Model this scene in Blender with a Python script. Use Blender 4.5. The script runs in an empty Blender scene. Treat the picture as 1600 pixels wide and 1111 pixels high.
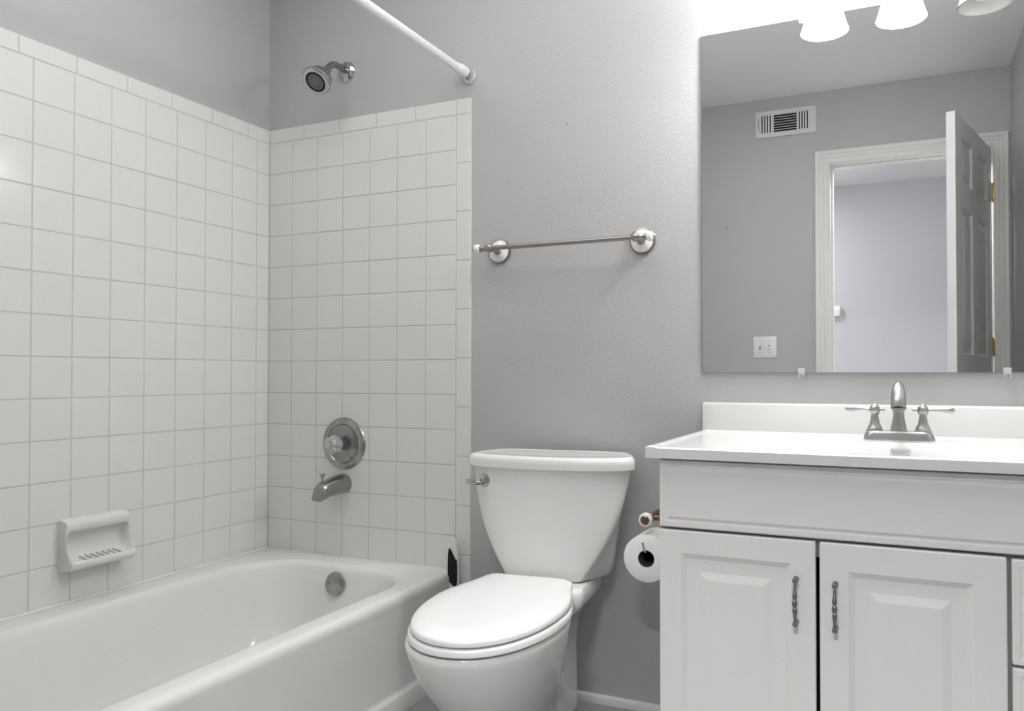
import bpy, bmesh, math, random
from mathutils import Matrix, Vector
random.seed(7)
S = bpy.context.scene
COL = S.collection
R = math.radians

# ------------------------------------------------------------------ camera
W_PX = 1600.0
cam_d = bpy.data.cameras.new('camera')
cam = bpy.data.objects.new('camera', cam_d)
COL.objects.link(cam)
cam_d.sensor_fit = 'HORIZONTAL'
cam_d.sensor_width = 36.0
cam_d.lens = 1219.52 * 36.0 / W_PX
cam_d.shift_x = -58.0 / W_PX
cam_d.shift_y = 11.2 / W_PX
cam_d.clip_start = 0.02
cam.location = (2.0321, -2.1061, 0.9352)
cam.rotation_euler = (R(90 + 0.884), 0.0, R(24.19))
S.camera = cam

# ------------------------------------------------------------------ world, exposure
wd = bpy.data.worlds.new('world')
S.world = wd
wd.use_nodes = True
wd.node_tree.nodes['Background'].inputs[0].default_value = (0.9, 0.95, 1.0, 1)
wd.node_tree.nodes['Background'].inputs[1].default_value = 0.15
S.view_settings.view_transform = 'Standard'
S.view_settings.look = 'None'
S.view_settings.gamma = 1.0
S.view_settings.use_curve_mapping = False
S.view_settings.exposure = 0.63

SHADE_EMIT = 53.0
HALL_POWER = 20.0
ENTRY_FILL_POWER = 54.0     # unseen fill added outside the doorway to brighten the cabinet fronts      # HALL_POWER: ceiling light of the room beyond the door
BATH_FILL_POWER = 9.0      # unseen overhead fill added to lift the alcove walls

def area(name, loc, rot, sx, sy, power, col=(1, 1, 1)):
    d = bpy.data.lights.new(name, 'AREA')
    d.shape = 'RECTANGLE'; d.size = sx; d.size_y = sy; d.energy = power; d.color = col
    o = bpy.data.objects.new(name, d); COL.objects.link(o)
    o.location = loc; o.rotation_euler = rot
    return o
area('bedroom_ceiling_light', (0.75, -3.9, 2.38), (0, 0, 0), 0.3, 0.3, HALL_POWER)
area('entry_fill_light', (1.95, -2.78, 2.40), (R(28), 0, 0), 0.45, 0.3, ENTRY_FILL_POWER)  # added fill without a real fixture, aimed through the doorway
area('bathroom_fill_light', (1.25, -0.92, 2.445), (0, 0, 0), 1.9, 0.84, BATH_FILL_POWER)  # added soft overhead fill, no such fixture in the room

# ------------------------------------------------------------------ materials
def mat(name, col, rough=0.5, metal=0.0, spec=0.5, bump=None, var=None, coat=0.0, trans=0.0, ior=1.45):
    m = bpy.data.materials.new(name); m.use_nodes = True
    nt = m.node_tree; b = nt.nodes['Principled BSDF']
    b.inputs['Base Color'].default_value = (*col, 1)
    b.inputs['Roughness'].default_value = rough
    b.inputs['Metallic'].default_value = metal
    b.inputs['Specular IOR Level'].default_value = spec
    b.inputs['Coat Weight'].default_value = coat
    b.inputs['Coat Roughness'].default_value = 0.05
    b.inputs['Transmission Weight'].default_value = trans
    b.inputs['IOR'].default_value = ior
    tc = nt.nodes.new('ShaderNodeTexCoord')
    if bump:
        last = None
        for sc, st, dist in bump:
            n = nt.nodes.new('ShaderNodeTexNoise'); n.inputs['Scale'].default_value = sc
            n.inputs['Detail'].default_value = 4
            nt.links.new(tc.outputs['Object'], n.inputs['Vector'])
            bp = nt.nodes.new('ShaderNodeBump'); bp.inputs['Strength'].default_value = st
            bp.inputs['Distance'].default_value = dist
            nt.links.new(n.outputs['Fac'], bp.inputs['Height'])
            if last: nt.links.new(last.outputs['Normal'], bp.inputs['Normal'])
            last = bp
        nt.links.new(last.outputs['Normal'], b.inputs['Normal'])
    if var:
        sc, c2 = var
        n = nt.nodes.new('ShaderNodeTexNoise'); n.inputs['Scale'].default_value = sc
        n.inputs['Detail'].default_value = 3
        nt.links.new(tc.outputs['Object'], n.inputs['Vector'])
        mx = nt.nodes.new('ShaderNodeMix'); mx.data_type = 'RGBA'
        mx.inputs[6].default_value = (*col, 1); mx.inputs[7].default_value = (*c2, 1)
        nt.links.new(n.outputs['Fac'], mx.inputs[0])
        nt.links.new(mx.outputs[2], b.inputs['Base Color'])
    return m

M = {}
M['paint'] = mat('grey_wall_paint', (0.49, 0.49, 0.492), 0.42, bump=[(120, 0.20, 0.003), (14, 0.06, 0.006)], var=(1.7, (0.476, 0.476, 0.477)))
M['ceiling'] = mat('ceiling_paint', (0.86, 0.86, 0.86), 0.6, bump=[(90, 0.08, 0.003)])
M['bedroom_paint'] = mat('bedroom_wall_paint', (0.50, 0.50, 0.52), 0.6, bump=[(80, 0.15, 0.003)])
M['floor'] = mat('grey_vinyl_floor', (0.34, 0.335, 0.33), 0.35, bump=[(40, 0.1, 0.002)], var=(6, (0.29, 0.285, 0.28)))
M['tile'] = mat('white_glazed_tile', (0.755, 0.75, 0.728), 0.12, spec=0.5, bump=[(14, 0.06, 0.004)], var=(3, (0.735, 0.73, 0.708)))
M['grout'] = mat('grout', (0.64, 0.63, 0.605), 0.8, bump=[(300, 0.2, 0.001)], var=(11, (0.48, 0.47, 0.445)))
M['tub'] = mat('tub_enamel', (0.80, 0.796, 0.778), 0.16, spec=0.5, bump=[(5, 0.03, 0.006)], var=(2.5, (0.765, 0.76, 0.738)))
M['caulk'] = mat('caulk', (0.74, 0.73, 0.70), 0.6, bump=[(120, 0.4, 0.002)])
M['china'] = mat('vitreous_china', (0.80, 0.80, 0.785), 0.10, spec=0.5)
M['seat'] = mat('seat_plastic', (0.87, 0.87, 0.865), 0.22)
M['soap'] = mat('soap_dish_ceramic', (0.74, 0.735, 0.715), 0.14)
M['cabinet'] = mat('white_cabinet_foil', (0.82, 0.815, 0.80), 0.38)
M['cabinet_dark'] = mat('painted_gap_shade', (0.30, 0.29, 0.28), 0.7)  # dark grey standing in for shade inside narrow gaps
M['marble'] = mat('white_cultured_marble', (0.80, 0.80, 0.79), 0.12, spec=0.5)
M['chrome'] = mat('chrome', (0.52, 0.52, 0.52), 0.10, 1.0)
M['chrome_worn'] = mat('water_spotted_chrome', (0.55, 0.55, 0.54), 0.22, 1.0, bump=[(60, 0.25, 0.002)], var=(26, (0.22, 0.22, 0.22)))
M['chrome_dull'] = mat('dulled_chrome', (0.40, 0.40, 0.395), 0.24, 1.0, var=(20, (0.30, 0.30, 0.30)))
M['chrome_dark'] = mat('dark_polished_chrome', (0.40, 0.40, 0.40), 0.14, 1.0, var=(18, (0.24, 0.24, 0.24)))
M['nickel'] = mat('brushed_nickel', (0.46, 0.45, 0.435), 0.32, 1.0)
M['bronze'] = mat('satin_nickel_bar', (0.36, 0.33, 0.305), 0.30, 1.0)
M['pewter'] = mat('pewter_pull', (0.27, 0.265, 0.26), 0.32, 1.0)
M['brass'] = mat('brass', (0.70, 0.52, 0.16), 0.22, 1.0)
M['brass_old'] = mat('antique_brass', (0.30, 0.21, 0.12), 0.35, 1.0, var=(60, (0.14, 0.09, 0.05)))
M['brass_pale'] = mat('pale_worn_brass', (0.62, 0.58, 0.40), 0.4, 0.6)
M['porcelain'] = mat('porcelain_knob', (0.86, 0.85, 0.83), 0.1)
M['paper'] = mat('toilet_paper', (0.90, 0.90, 0.89), 0.95, bump=[(220, 0.3, 0.001)])
M['card'] = mat('cardboard_core', (0.10, 0.08, 0.07), 0.9)
M['black'] = mat('black_rubber', (0.006, 0.006, 0.006), 0.8)
M['dark'] = mat('painted_recess_shade', (0.012, 0.012, 0.012), 0.9)  # near-black colour in place of shade in hollows
M['nozzle'] = mat('grey_spray_face', (0.17, 0.17, 0.17), 0.35)
M['white_plastic'] = mat('white_plastic', (0.80, 0.80, 0.79), 0.35)
M['rod'] = mat('white_enamel_rod', (0.84, 0.84, 0.83), 0.3)
M['clear'] = mat('clear_plastic', (0.85, 0.85, 0.85), 0.08)
M['clear'].node_tree.nodes['Principled BSDF'].inputs['Alpha'].default_value = 0.42
M['acrylic'] = mat('clear_acrylic_knob', (0.93, 0.93, 0.92), 0.10, trans=0.75, ior=1.49)
M['trim'] = mat('white_trim_paint', (0.72, 0.72, 0.70), 0.35)
M['door'] = mat('door_paint', (0.68, 0.68, 0.67), 0.35)
M['vent'] = mat('vent_enamel', (0.70, 0.70, 0.69), 0.4)
M['label'] = mat('grey_label', (0.58, 0.59, 0.58), 0.4)
M['ink'] = mat('label_ink', (0.26, 0.27, 0.26), 0.5)
M['shade_off'] = mat('alabaster_glass_unlit', (0.88, 0.88, 0.87), 0.2, var=(30, (0.72, 0.72, 0.71)))
mm = mat('mirror_silver', (0.84, 0.85, 0.85), 0.0, 1.0); M['mirror'] = mm
M['mirror_edge'] = mat('mirror_glass_edge', (0.28, 0.29, 0.29), 0.2)
def emis(name, col, s):
    m = bpy.data.materials.new(name); m.use_nodes = True
    nt = m.node_tree; b = nt.nodes['Principled BSDF']
    b.inputs['Base Color'].default_value = (0.9, 0.9, 0.9, 1)
    b.inputs['Emission Color'].default_value = (*col, 1)
    b.inputs['Emission Strength'].default_value = s
    return m
M['shade_lit'] = emis('lit_glass_shade', (1.0, 0.985, 0.96), SHADE_EMIT)
M['bulb'] = emis('lit_bulb', (1.0, 0.985, 0.96), SHADE_EMIT)

# ------------------------------------------------------------------ helpers
def obj(name, bm, m, parent=None, smooth=True, angle=35, label=None):
    bmesh.ops.recalc_face_normals(bm, faces=bm.faces[:])
    me = bpy.data.meshes.new(name); bm.to_mesh(me); bm.free()
    for k in (m if isinstance(m, (list, tuple)) else [m]): me.materials.append(M[k])
    if smooth:
        for p in me.polygons: p.use_smooth = True
        me.set_sharp_from_angle(angle=R(angle))
    o = bpy.data.objects.new(name, me); COL.objects.link(o)
    if parent is not None: o.parent = parent
    if label: o['label'] = label
    return o
def center_origin(o, p):
    p = Vector(p); o.data.transform(Matrix.Translation(-p)); o.location = p
def thing(name, label, cat, loc=(0, 0, 0), group=None):
    o = bpy.data.objects.new(name, None); COL.objects.link(o)
    o.location = loc; o.empty_display_size = 0.05
    tag(o, label, cat, group); return o
def tag(o, label, cat, group=None):
    o['label'] = label; o['category'] = cat
    if group: o['group'] = group
    return o
def struct(o, label=None):
    o['kind'] = 'structure'
    if label: o['label'] = label
    return o
def adopt(root, *kids):
    """parent meshes built in world coordinates under an empty, keeping them in place"""
    for k in kids:
        k.parent = root
        k.location = Vector(k.location) - Vector(root.location)
def B(): return bmesh.new()
def box(bm, lo, hi, bev=0.0, seg=2, mi=0):
    x0, y0, z0 = lo; x1, y1, z1 = hi
    vs = [bm.verts.new(p) for p in [(x0,y0,z0),(x1,y0,z0),(x1,y1,z0),(x0,y1,z0),(x0,y0,z1),(x1,y0,z1),(x1,y1,z1),(x0,y1,z1)]]
    fs = [bm.faces.new([vs[i] for i in q]) for q in [(0,3,2,1),(4,5,6,7),(0,1,5,4),(1,2,6,5),(2,3,7,6),(3,0,4,7)]]
    for f in fs: f.material_index = mi
    if bev > 0:
        es = list({e for f in fs for e in f.edges})
        r = bmesh.ops.bevel(bm, geom=es, offset=bev, segments=seg, profile=0.5, affect='EDGES')
        for f in r['faces']: f.material_index = mi
def loft(bm, rings, cap0=True, cap1=True, closed=True, mi=0):
    vr = [[bm.verts.new(p) for p in r] for r in rings]
    n = len(vr[0])
    for a, b in zip(vr[:-1], vr[1:]):
        for i in range(n if closed else n - 1):
            j = (i + 1) % n
            f = bm.faces.new((a[i], a[j], b[j], b[i])); f.material_index = mi
    if cap0: f = bm.faces.new(list(reversed(vr[0]))); f.material_index = mi
    if cap1: f = bm.faces.new(vr[-1]); f.material_index = mi
    return vr
def frame(d):
    return Vector(d).normalized().to_track_quat('Z', 'Y').to_matrix().to_4x4()
def lathe(bm, prof, base=(0, 0, 0), axis=(0, 0, 1), seg=32, mi=0, cap0=True, cap1=True):
    """prof: (radius, distance along axis)"""
    Mx = Matrix.Translation(Vector(base)) @ frame(axis)
    rings = []
    for r, h in prof:
        r = max(r, 1e-5)
        rings.append([Mx @ Vector((r * math.cos(2 * math.pi * i / seg), r * math.sin(2 * math.pi * i / seg), h)) for i in range(seg)])
    loft(bm, rings, cap0, cap1, mi=mi)
def tube(bm, pts, rad, seg=16, cap=True, mi=0, sq=None):
    pts = [Vector(p) for p in pts]
    if not isinstance(rad, (list, tuple)): rad = [rad] * len(pts)
    rings = []; up = None
    for i, p in enumerate(pts):
        t = (pts[min(i + 1, len(pts) - 1)] - pts[max(i - 1, 0)]).normalized()
        if up is None:
            up = Vector((0, 0, 1)) if abs(t.z) < 0.9 else Vector((1, 0, 0))
        u = t.cross(up).normalized(); v = u.cross(t).normalized(); up = v
        a, b = (1, 1) if sq is None else sq
        rings.append([p + rad[i] * (a * math.cos(2 * math.pi * k / seg) * u + b * math.sin(2 * math.pi * k / seg) * v) for k in range(seg)])
    loft(bm, rings, cap, cap, mi=mi)
def spline(pts, n=6):
    """Catmull-Rom through tuples of any length"""
    out = []
    P = [pts[0]] + list(pts) + [pts[-1]]
    for i in range(1, len(P) - 2):
        for k in range(n):
            t = k / n
            out.append(tuple(0.5 * ((2 * P[i][c]) + (-P[i-1][c] + P[i+1][c]) * t + (2*P[i-1][c] - 5*P[i][c] + 4*P[i+1][c] - P[i+2][c]) * t*t + (-P[i-1][c] + 3*P[i][c] - 3*P[i+1][c] + P[i+2][c]) * t**3) for c in range(len(pts[0]))))
    out.append(tuple(pts[-1])); return out
def chaikin(pts, n=2, q=0.25):
    for _ in range(n):
        o = []
        for i in range(len(pts)):
            a = pts[i]; b = pts[(i + 1) % len(pts)]
            o.append(tuple(a[k] * (1 - q) + b[k] * q for k in range(len(a))))
            o.append(tuple(a[k] * q + b[k] * (1 - q) for k in range(len(a))))
        pts = o
    return pts
def rrect(x0, x1, y0, y1, r, z, n=10, m=6):
    """rounded rectangle ring, n points per corner, m on each straight"""
    P = []
    cs = [(x1 - r, y1 - r, 0), (x0 + r, y1 - r, 90), (x0 + r, y0 + r, 180), (x1 - r, y0 + r, 270)]
    for k, (cx, cy, a0) in enumerate(cs):
        for i in range(n + 1):
            a = R(a0 + 90 * i / n); P.append(Vector((cx + r * math.cos(a), cy + r * math.sin(a), z)))
        nx = cs[(k + 1) % 4]; a = R(a0 + 90)
        q = Vector((nx[0] + r * math.cos(a), nx[1] + r * math.sin(a), z)); p = P[-1].copy()
        for i in range(1, m): P.append(p.lerp(q, i / m))
    return P
def panelled(bm, w, h, t, xs, zs, cells, steps, edge=None):
    """slab in XZ, front at y=0 facing -y, back at y=t; xs/zs are cut positions, cells the raised panels;
    steps = list of (inset, depth)"""
    vs = {}
    for i, x in enumerate(xs):
        for j, z in enumerate(zs): vs[i, j] = bm.verts.new((x, 0, z))
    fs = {}
    for i in range(len(xs) - 1):
        for j in range(len(zs) - 1):
            fs[i, j] = bm.faces.new((vs[i, j], vs[i+1, j], vs[i+1, j+1], vs[i, j+1]))
    nx, nz = len(xs) - 1, len(zs) - 1
    loop = [vs[i, 0] for i in range(nx)] + [vs[nx, j] for j in range(nz)] + [vs[i, nz] for i in range(nx, 0, -1)] + [vs[0, j] for j in range(nz, 0, -1)]
    back = [bm.verts.new((v.co.x, t, v.co.z)) for v in loop]
    n = len(loop)
    for i in range(n):
        j = (i + 1) % n; bm.faces.new((loop[j], loop[i], back[i], back[j]))
    bm.faces.new(back)
    bm.normal_update()
    for c in cells:
        f = fs[c]
        for ins, dep in steps:
            bmesh.ops.inset_individual(bm, faces=[f], thickness=ins, depth=0, use_even_offset=True)
            for v in f.verts: v.co.y += dep
    return loop

# ================================================================== SETTING
XR = 2.5345; YF = -2.30; ZC = 2.453; T = 0.12
bm = B(); box(bm, (-T, YF - T, -0.1), (XR + T, T, 0)); o = struct(obj('floor', bm, 'floor', smooth=False))
bm = B(); box(bm, (-T, YF - T, ZC), (XR + T, T, ZC + 0.1)); struct(obj('ceiling', bm, 'ceiling', smooth=False))
bm = B(); box(bm, (-T, YF - T, 0), (0, T, ZC)); struct(obj('wall_left', bm, 'paint', smooth=False))
bm = B(); box(bm, (0, 0, 0), (XR, T, ZC)); wall_back = struct(obj('wall_back', bm, 'paint', smooth=False))
bm = B(); box(bm, (XR, YF - T, 0), (XR + T, T, ZC)); struct(obj('wall_right', bm, 'paint', smooth=False))
DX0, DX1, DZ = 1.682, 2.470, 2.075      # rough opening
bm = B()
box(bm, (0, YF - T, 0), (DX0, YF, ZC)); box(bm, (DX1, YF - T, 0), (XR, YF, ZC)); box(bm, (DX0, YF - T, DZ), (DX1, YF, ZC))
wall_front = struct(obj('wall_front', bm, 'paint', smooth=False))
bm = B(); box(bm, (0, YF, 0), (0.86, -1.524, ZC)); struct(obj('wall_alcove_end', bm, 'paint', smooth=False))
# room beyond the door
HY = -4.5; HZ = 2.435
bm = B(); box(bm, (0.2, HY - T, -0.1), (3.4, YF - T, 0)); struct(obj('floor_bedroom', bm, 'floor', smooth=False))
bm = B(); box(bm, (0.2, HY - T, HZ), (3.4, YF - T, HZ + 0.1)); struct(obj('ceiling_bedroom', bm, 'ceiling', smooth=False))
bm = B(); box(bm, (0.2, HY - T, 0), (3.4, HY, HZ)); struct(obj('wall_bedroom_far', bm, 'bedroom_paint', smooth=False))
bm = B(); box(bm, (0.2 - T, HY, 0), (0.2, YF - T, HZ)); struct(obj('wall_bedroom_left', bm, 'bedroom_paint', smooth=False))
bm = B(); box(bm, (3.4, HY, 0), (3.4 + T, YF - T, HZ)); struct(obj('wall_bedroom_right', bm, 'bedroom_paint', smooth=False))

# baseboard behind the toilet
bm = B()
prof = [(0, 0), (-0.013, 0), (-0.013, 0.012), (-0.010, 0.019), (-0.004, 0.023), (0, 0.023)]
rings = [[(x, y, z + random.uniform(-.0006, .0006)) for y, z in prof] for x in [0.79 + i * 0.05 for i in range(16)] + [1.585]]
loft(bm, rings); struct(obj('baseboard_back', bm, 'trim', angle=30))

# door casing (mitred profile), jamb, door stop
def casing(name, xl, xr, zt, y, sgn, prof):
    bm = B()
    for (path) in [0]:
        rings = []
        for cx, cz, mx, mz in [(xl, 0, -1, 0), (xl, zt, -1, 1), (xr, zt, 1, 1), (xr, 0, 1, 0)]:
            rings.append([(cx + mx * d, y + sgn * t, cz + mz * d) for d, t in prof])
        loft(bm, rings)
    return obj(name, bm, 'trim', smooth=False)
cprof = [(0, 0), (0, 0.009), (0.003, 0.011), (0.020, 0.012), (0.022, 0.0110), (0.025, 0.0110), (0.028, 0.0135), (0.040, 0.0140), (0.042, 0.0130), (0.045, 0.0130), (0.048, 0.0165), (0.062, 0.018), (0.066, 0.016), (0.068, 0.0)]
struct(casing('trim_1', 1.690, 2.458, 2.062, YF, 1, cprof))
bm = B()
for lo, hi in [((DX0, YF - T, 0), (1.700, YF, 2.055)), ((2.452, YF - T, 0), (DX1, YF, 2.055)), ((DX0, YF - T, 2.055), (DX1, YF, DZ))]: box(bm, lo, hi)
for lo, hi in [((1.700, YF - 0.085, 0), (1.712, YF - 0.045, 2.055)), ((2.440, YF - 0.085, 0), (2.452, YF - 0.045, 2.055)), ((1.712, YF - 0.085, 2.043), (2.440, YF - 0.045, 2.055))]: box(bm, lo, hi, 0.002, 1)
struct(obj('trim_2', bm, 'trim', smooth=False))

# door leaf, hinged on the right jamb, opened 74 degrees into the bathroom
DW, DH, DT = 0.735, 2.035, 0.035
bm = B()
xs = [0, 0.115, 0.315, 0.42, 0.62, DW]; zs = [0, 0.235, 0.80, 1.01, 1.645, 1.755, 1.95, DH]
cells = [(i, j) for i in (1, 3) for j in (1, 3, 5)]
steps = [(0.010, 0.011), (0.010, 0.0), (0.026, -0.008)]
panelled(bm, DW, DH, DT / 2, xs, zs, cells, steps)
g = bm.faces[:] ; front = bm.copy() if False else None
me_tmp = bpy.data.meshes.new('t'); bm.to_mesh(me_tmp)
me_tmp.transform(Matrix.Translation((0, DT, 0)) @ Matrix.Diagonal((1, -1, 1, 1)))
bm.from_mesh(me_tmp); bpy.data.meshes.remove(me_tmp)
door = struct(obj('door_1', bm, 'door', smooth=False), 'white six-panel door standing open into the bathroom')
# local x runs from hinge to free edge; local -y is the face towards the right wall
th = R(180 - 74.25)
door.location = (2.4505, -2.293, 0.012)
door.rotation_euler = (0, 0, th)
# mirror so that the visible face (local y=0) faces +X: direction (-cos74, sin74); left normal points -X => y=0 face looks to +X
for hz in (1.835, 1.075, 0.20):
    bm = B()
    k = 0.0065
    lathe(bm, [(0.002, -0.051), (0.0045, -0.049), (k, -0.045), (k, -0.016), (k*.85, -0.015), (k, -0.014), (k, 0.014), (k*.85, 0.015), (k, 0.016), (k, 0.045), (0.0045, 0.049), (0.002, 0.051)], (0.0, 0.0, 0), (0, 0, 1), 16)
    box(bm, (0.001, 0.0, -0.045), (0.004, 0.032, 0.045))
    h = obj('hinge', bm, 'brass', None, label='brass hinge')
    h.parent = door; h.location = (-0.004, -0.006, hz - 0.012)
    bm = B(); box(bm, (-0.0012, -0.030, -0.045), (0, 0.001, 0.045), 0.0003, 1)
    hl = obj('hinge_leaf', bm, 'brass', None, label='brass hinge leaf')
    hl.parent = door; hl.matrix_parent_inverse = Matrix.Identity(4)
    wl = Matrix.Translation((2.4515, -2.300, hz)); Mw = Matrix.Translation(door.location) @ Matrix.Rotation(th, 4, 'Z')
    hl.matrix_local = Mw.inverted() @ wl
bm = B()
for s in (-1, 1):
    y0 = 0 if s < 0 else DT
    lathe(bm, [(0.032, 0), (0.032, 0.004), (0.028, 0.008), (0.012, 0.010), (0.011, 0.03), (0.022, 0.036), (0.028, 0.048), (0.024, 0.060), (0.008, 0.065)], (DW - 0.06, y0, 0.86), (0, s, 0), 24)
k = obj('door_handle', bm, 'brass', door, label='brass knob')

# ---- tile surround (bevelled tiles on grout)
A = 0.1095; Z0 = 1.7485; GT = 0.0022; TD = 0.006
def tile(bm, plane, a0, a1, z0, z1, round_r=False, round_t=False):
    g = GT / 2; a0 += g; a1 -= g; z0 += g; z1 -= g
    if a1 - a0 < 0.004 or z1 - z0 < 0.004: return
    c = 0.0016; tilt = random.uniform(-.00018, .00018); tilt2 = random.uniform(-.00018, .00018)
    cr = 0.0045 if round_r else c; ct = 0.0045 if round_t else c
    def P(a, z, d):
        return (a, -d, z) if plane == 'back' else (d, -a, z)
    base = [(a0, z0), (a1, z0), (a1, z1), (a0, z1)]
    rings = [[P(a, z, 0.0005) for a, z in base], [P(a, z, TD * 0.62) for a, z in base],
             [P(a0 + c*.4, z0 + c*.4, TD*.9), P(a1 - cr*.4, z0 + c*.4, TD*.9), P(a1 - cr*.4, z1 - ct*.4, TD*.9), P(a0 + c*.4, z1 - ct*.4, TD*.9)],
             [P(a0 + c, z0 + c, TD + tilt + tilt2), P(a1 - cr, z0 + c, TD - tilt + tilt2), P(a1 - cr, z1 - ct, TD - tilt - tilt2), P(a0 + c, z1 - ct, TD + tilt - tilt2)]]
    loft(bm, rings, cap0=False)
def clad(plane, amax, start, name):
    bm = B()
    edges = [0.006] + [start + k * A for k in range(60) if start + k * A < amax - 0.01] + [amax]
    for a0, a1 in zip(edges[:-1], edges[1:]):
        z = Z0
        while z > 0.33:
            tile(bm, plane, a0, a1, max(z - A, 0.325), z); z -= A
    # trim row
    if plane == 'back': seams = [0.006, 0.1596, 0.312, 0.464, 0.617, 0.769, 0.823]
    else: seams = [0.006] + [0.105 + 0.1524 * k for k in range(10) if 0.105 + .1524*k < amax - .02] + [amax]
    for a0, a1 in zip(seams[:-1], seams[1:]): tile(bm, plane, a0, a1, Z0, 1.7985, round_t=True, round_r=(a1 == 0.823))
    if plane == 'back':
        z = Z0
        while z > 0.01:
            tile(bm, plane, 0.769, 0.823, max(z - 0.1524, 0.0), z, round_r=True); z -= 0.1524
    # grout bed
    if plane == 'back':
        box(bm, (0, -0.0052, 0.32), (0.771, 0.0, 1.7965), mi=1); box(bm, (0.7712, -0.0052, 0.0), (0.8215, 0, 1.7965), mi=1)
    else: box(bm, (0.0, -amax, 0.32), (0.0052, 0.0, 1.7965), mi=1)
    return struct(obj(name, bm, ['tile', 'grout'], smooth=False))
clad('back', 0.769, A, 'trim_3')
clad('left', 1.524, 0.0635, 'trim_4')

# small scuffs in the paint
def scuff(parent, pts, m='ink'):
    bm = B(); tube(bm, pts, [0.0012, 0.0022, 0.0018][:len(pts)], 6); o = obj('scuff_mark', bm, m, parent)
scuff(wall_back, [(1.143, -0.0005, 1.677), (1.1455, -0.0007, 1.674), (1.1475, -0.0005, 1.669)], 'pewter')
scuff(wall_front, [(1.150, YF + 0.0006, 1.772), (1.151, YF + 0.0008, 1.760), (1.151, YF + 0.0006, 1.748)], 'pewter')

# ================================================================== BATHTUB
tub = thing('bathtub', 'white enamelled bathtub along the tiled left wall', 'bathtub', (0.39, -0.76, 0))
bm = B()
X1 = 0.772; YB = -0.006; YE = -1.522; XL = 0.006
rg = []
def outer(x1, z, r=0.012): return rrect(XL, x1, YE, YB, r, z)
for x1, z in [(0.768, 0.0), (0.768, 0.044), (0.765, 0.050), (0.759, 0.054), (0.757, 0.065), (0.760, 0.18), (0.7645, 0.27), (0.7665, 0.295), (0.7675, 0.304), (0.7668, 0.312), (0.764, 0.319), (0.759, 0.3243), (0.753, 0.3266)]:
    rg.append(outer(x1, z))
rg.append(rrect(XL + .006, 0.742, YE + .01, YB - .006, 0.02, 0.3275))
def inner(o, z, r):   # offset from the nominal basin mouth
    return rrect(0.105 + o, 0.688 - o * 0.8, -1.44 + o, -0.098 - o, r, z)
rg.append(inner(-0.022, 0.3270, 0.19)); rg.append(inner(-0.012, 0.3255, 0.185)); rg.append(inner(-0.005, 0.3215, 0.18)); rg.append(inner(0.001, 0.314, 0.175)); rg.append(inner(0.005, 0.302, 0.17))
for k, (o_, z, r) in enumerate([(0.014, 0.26, 0.165), (0.026, 0.20, 0.16), (0.040, 0.13, 0.155), (0.055, 0.085, 0.15), (0.080, 0.058, 0.14), (0.12, 0.048, 0.12), (0.2, 0.044, 0.08)]):
    rg.append(inner(o_, z, r))
loft(bm, rg)
shell = obj('shell', bm, 'tub', angle=60); adopt(tub, shell)
bm = B()   # caulk bead where tub meets tile
tube(bm, [(0.010 + 0.0, -y, 0.329) for y in [0.01 + 0.05 * i for i in range(31)]], [0.0045 + random.uniform(-.001, .0012) for _ in range(31)], 8)
tube(bm, [(x, -0.010, 0.328) for x in [0.01 + 0.05 * i for i in range(16)]], [0.0028 + random.uniform(-.0006, .0006) for _ in range(16)], 8)
adopt(tub, obj('caulk_bead', bm, 'caulk'))
# overflow plate, on the sloping end wall
ov = Vector((0.395, -0.1165, 0.272)); nrm = Vector((0, -1, 0.22)).normalized()
bm = B()
lathe(bm, [(0.036, -0.002), (0.0375, 0.002), (0.036, 0.005), (0.030, 0.007), (0.004, 0.0075)], ov, nrm, 40)
plate = obj('overflow_plate', bm, 'chrome_worn', label='round spotted chrome overflow plate'); adopt(tub, plate)
for s in (-1, 1):
    bm = B(); c = ov + Vector((s * 0.021, 0, 0)) + nrm * 0.0065
    lathe(bm, [(0.0055, 0), (0.0055, 0.002), (0.003, 0.0035), (0.0008, 0.0028)], c, nrm, 14)
    sc = obj('screw', bm, 'chrome_dark'); sc.parent = plate

# splash guard in the corner between tub and bullnose tiles
bm = B()
ring0, ring1 = [], []
outl = [(0.7650, 0.434), (0.7600, 0.420), (0.7590, 0.38), (0.7590, 0.335), (0.7600, 0.300), (0.7610, 0.270), (0.790, 0.262), (0.7965, 0.285), (0.7975, 0.33), (0.7965, 0.37), (0.7935, 0.40), (0.7870, 0.430)]
outl = chaikin(outl, 2)
loft(bm, [[(x, -0.027, z) for x, z in outl], [(x, -0.034, z) for x, z in outl], [(0.778 + (x - 0.778) * 0.95, -0.036, 0.35 + (z - 0.35) * 0.98) for x, z in outl]])
sg = obj('splash_guard', bm, 'white_plastic'); center_origin(sg, (0.785, -0.02, 0.275))
tag(sg, 'slim white upright guard with black oval face where the tub meets the tile edge', 'splash guard')
bm = B()
inl = chaikin([(0.7655, 0.406), (0.7625, 0.385), (0.7615, 0.35), (0.7615, 0.320), (0.7625, 0.292), (0.7690, 0.301), (0.7900, 0.278), (0.7945, 0.30), (0.7950, 0.335), (0.7935, 0.370), (0.7885, 0.368), (0.7740, 0.396)], 2)
loft(bm, [[(x, -0.0365, z) for x, z in inl], [(x, -0.0385, z) for x, z in inl]])
f = obj('seal', bm, 'black', label='black oval insert'); f.parent = sg; f.location = -sg.location

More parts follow.
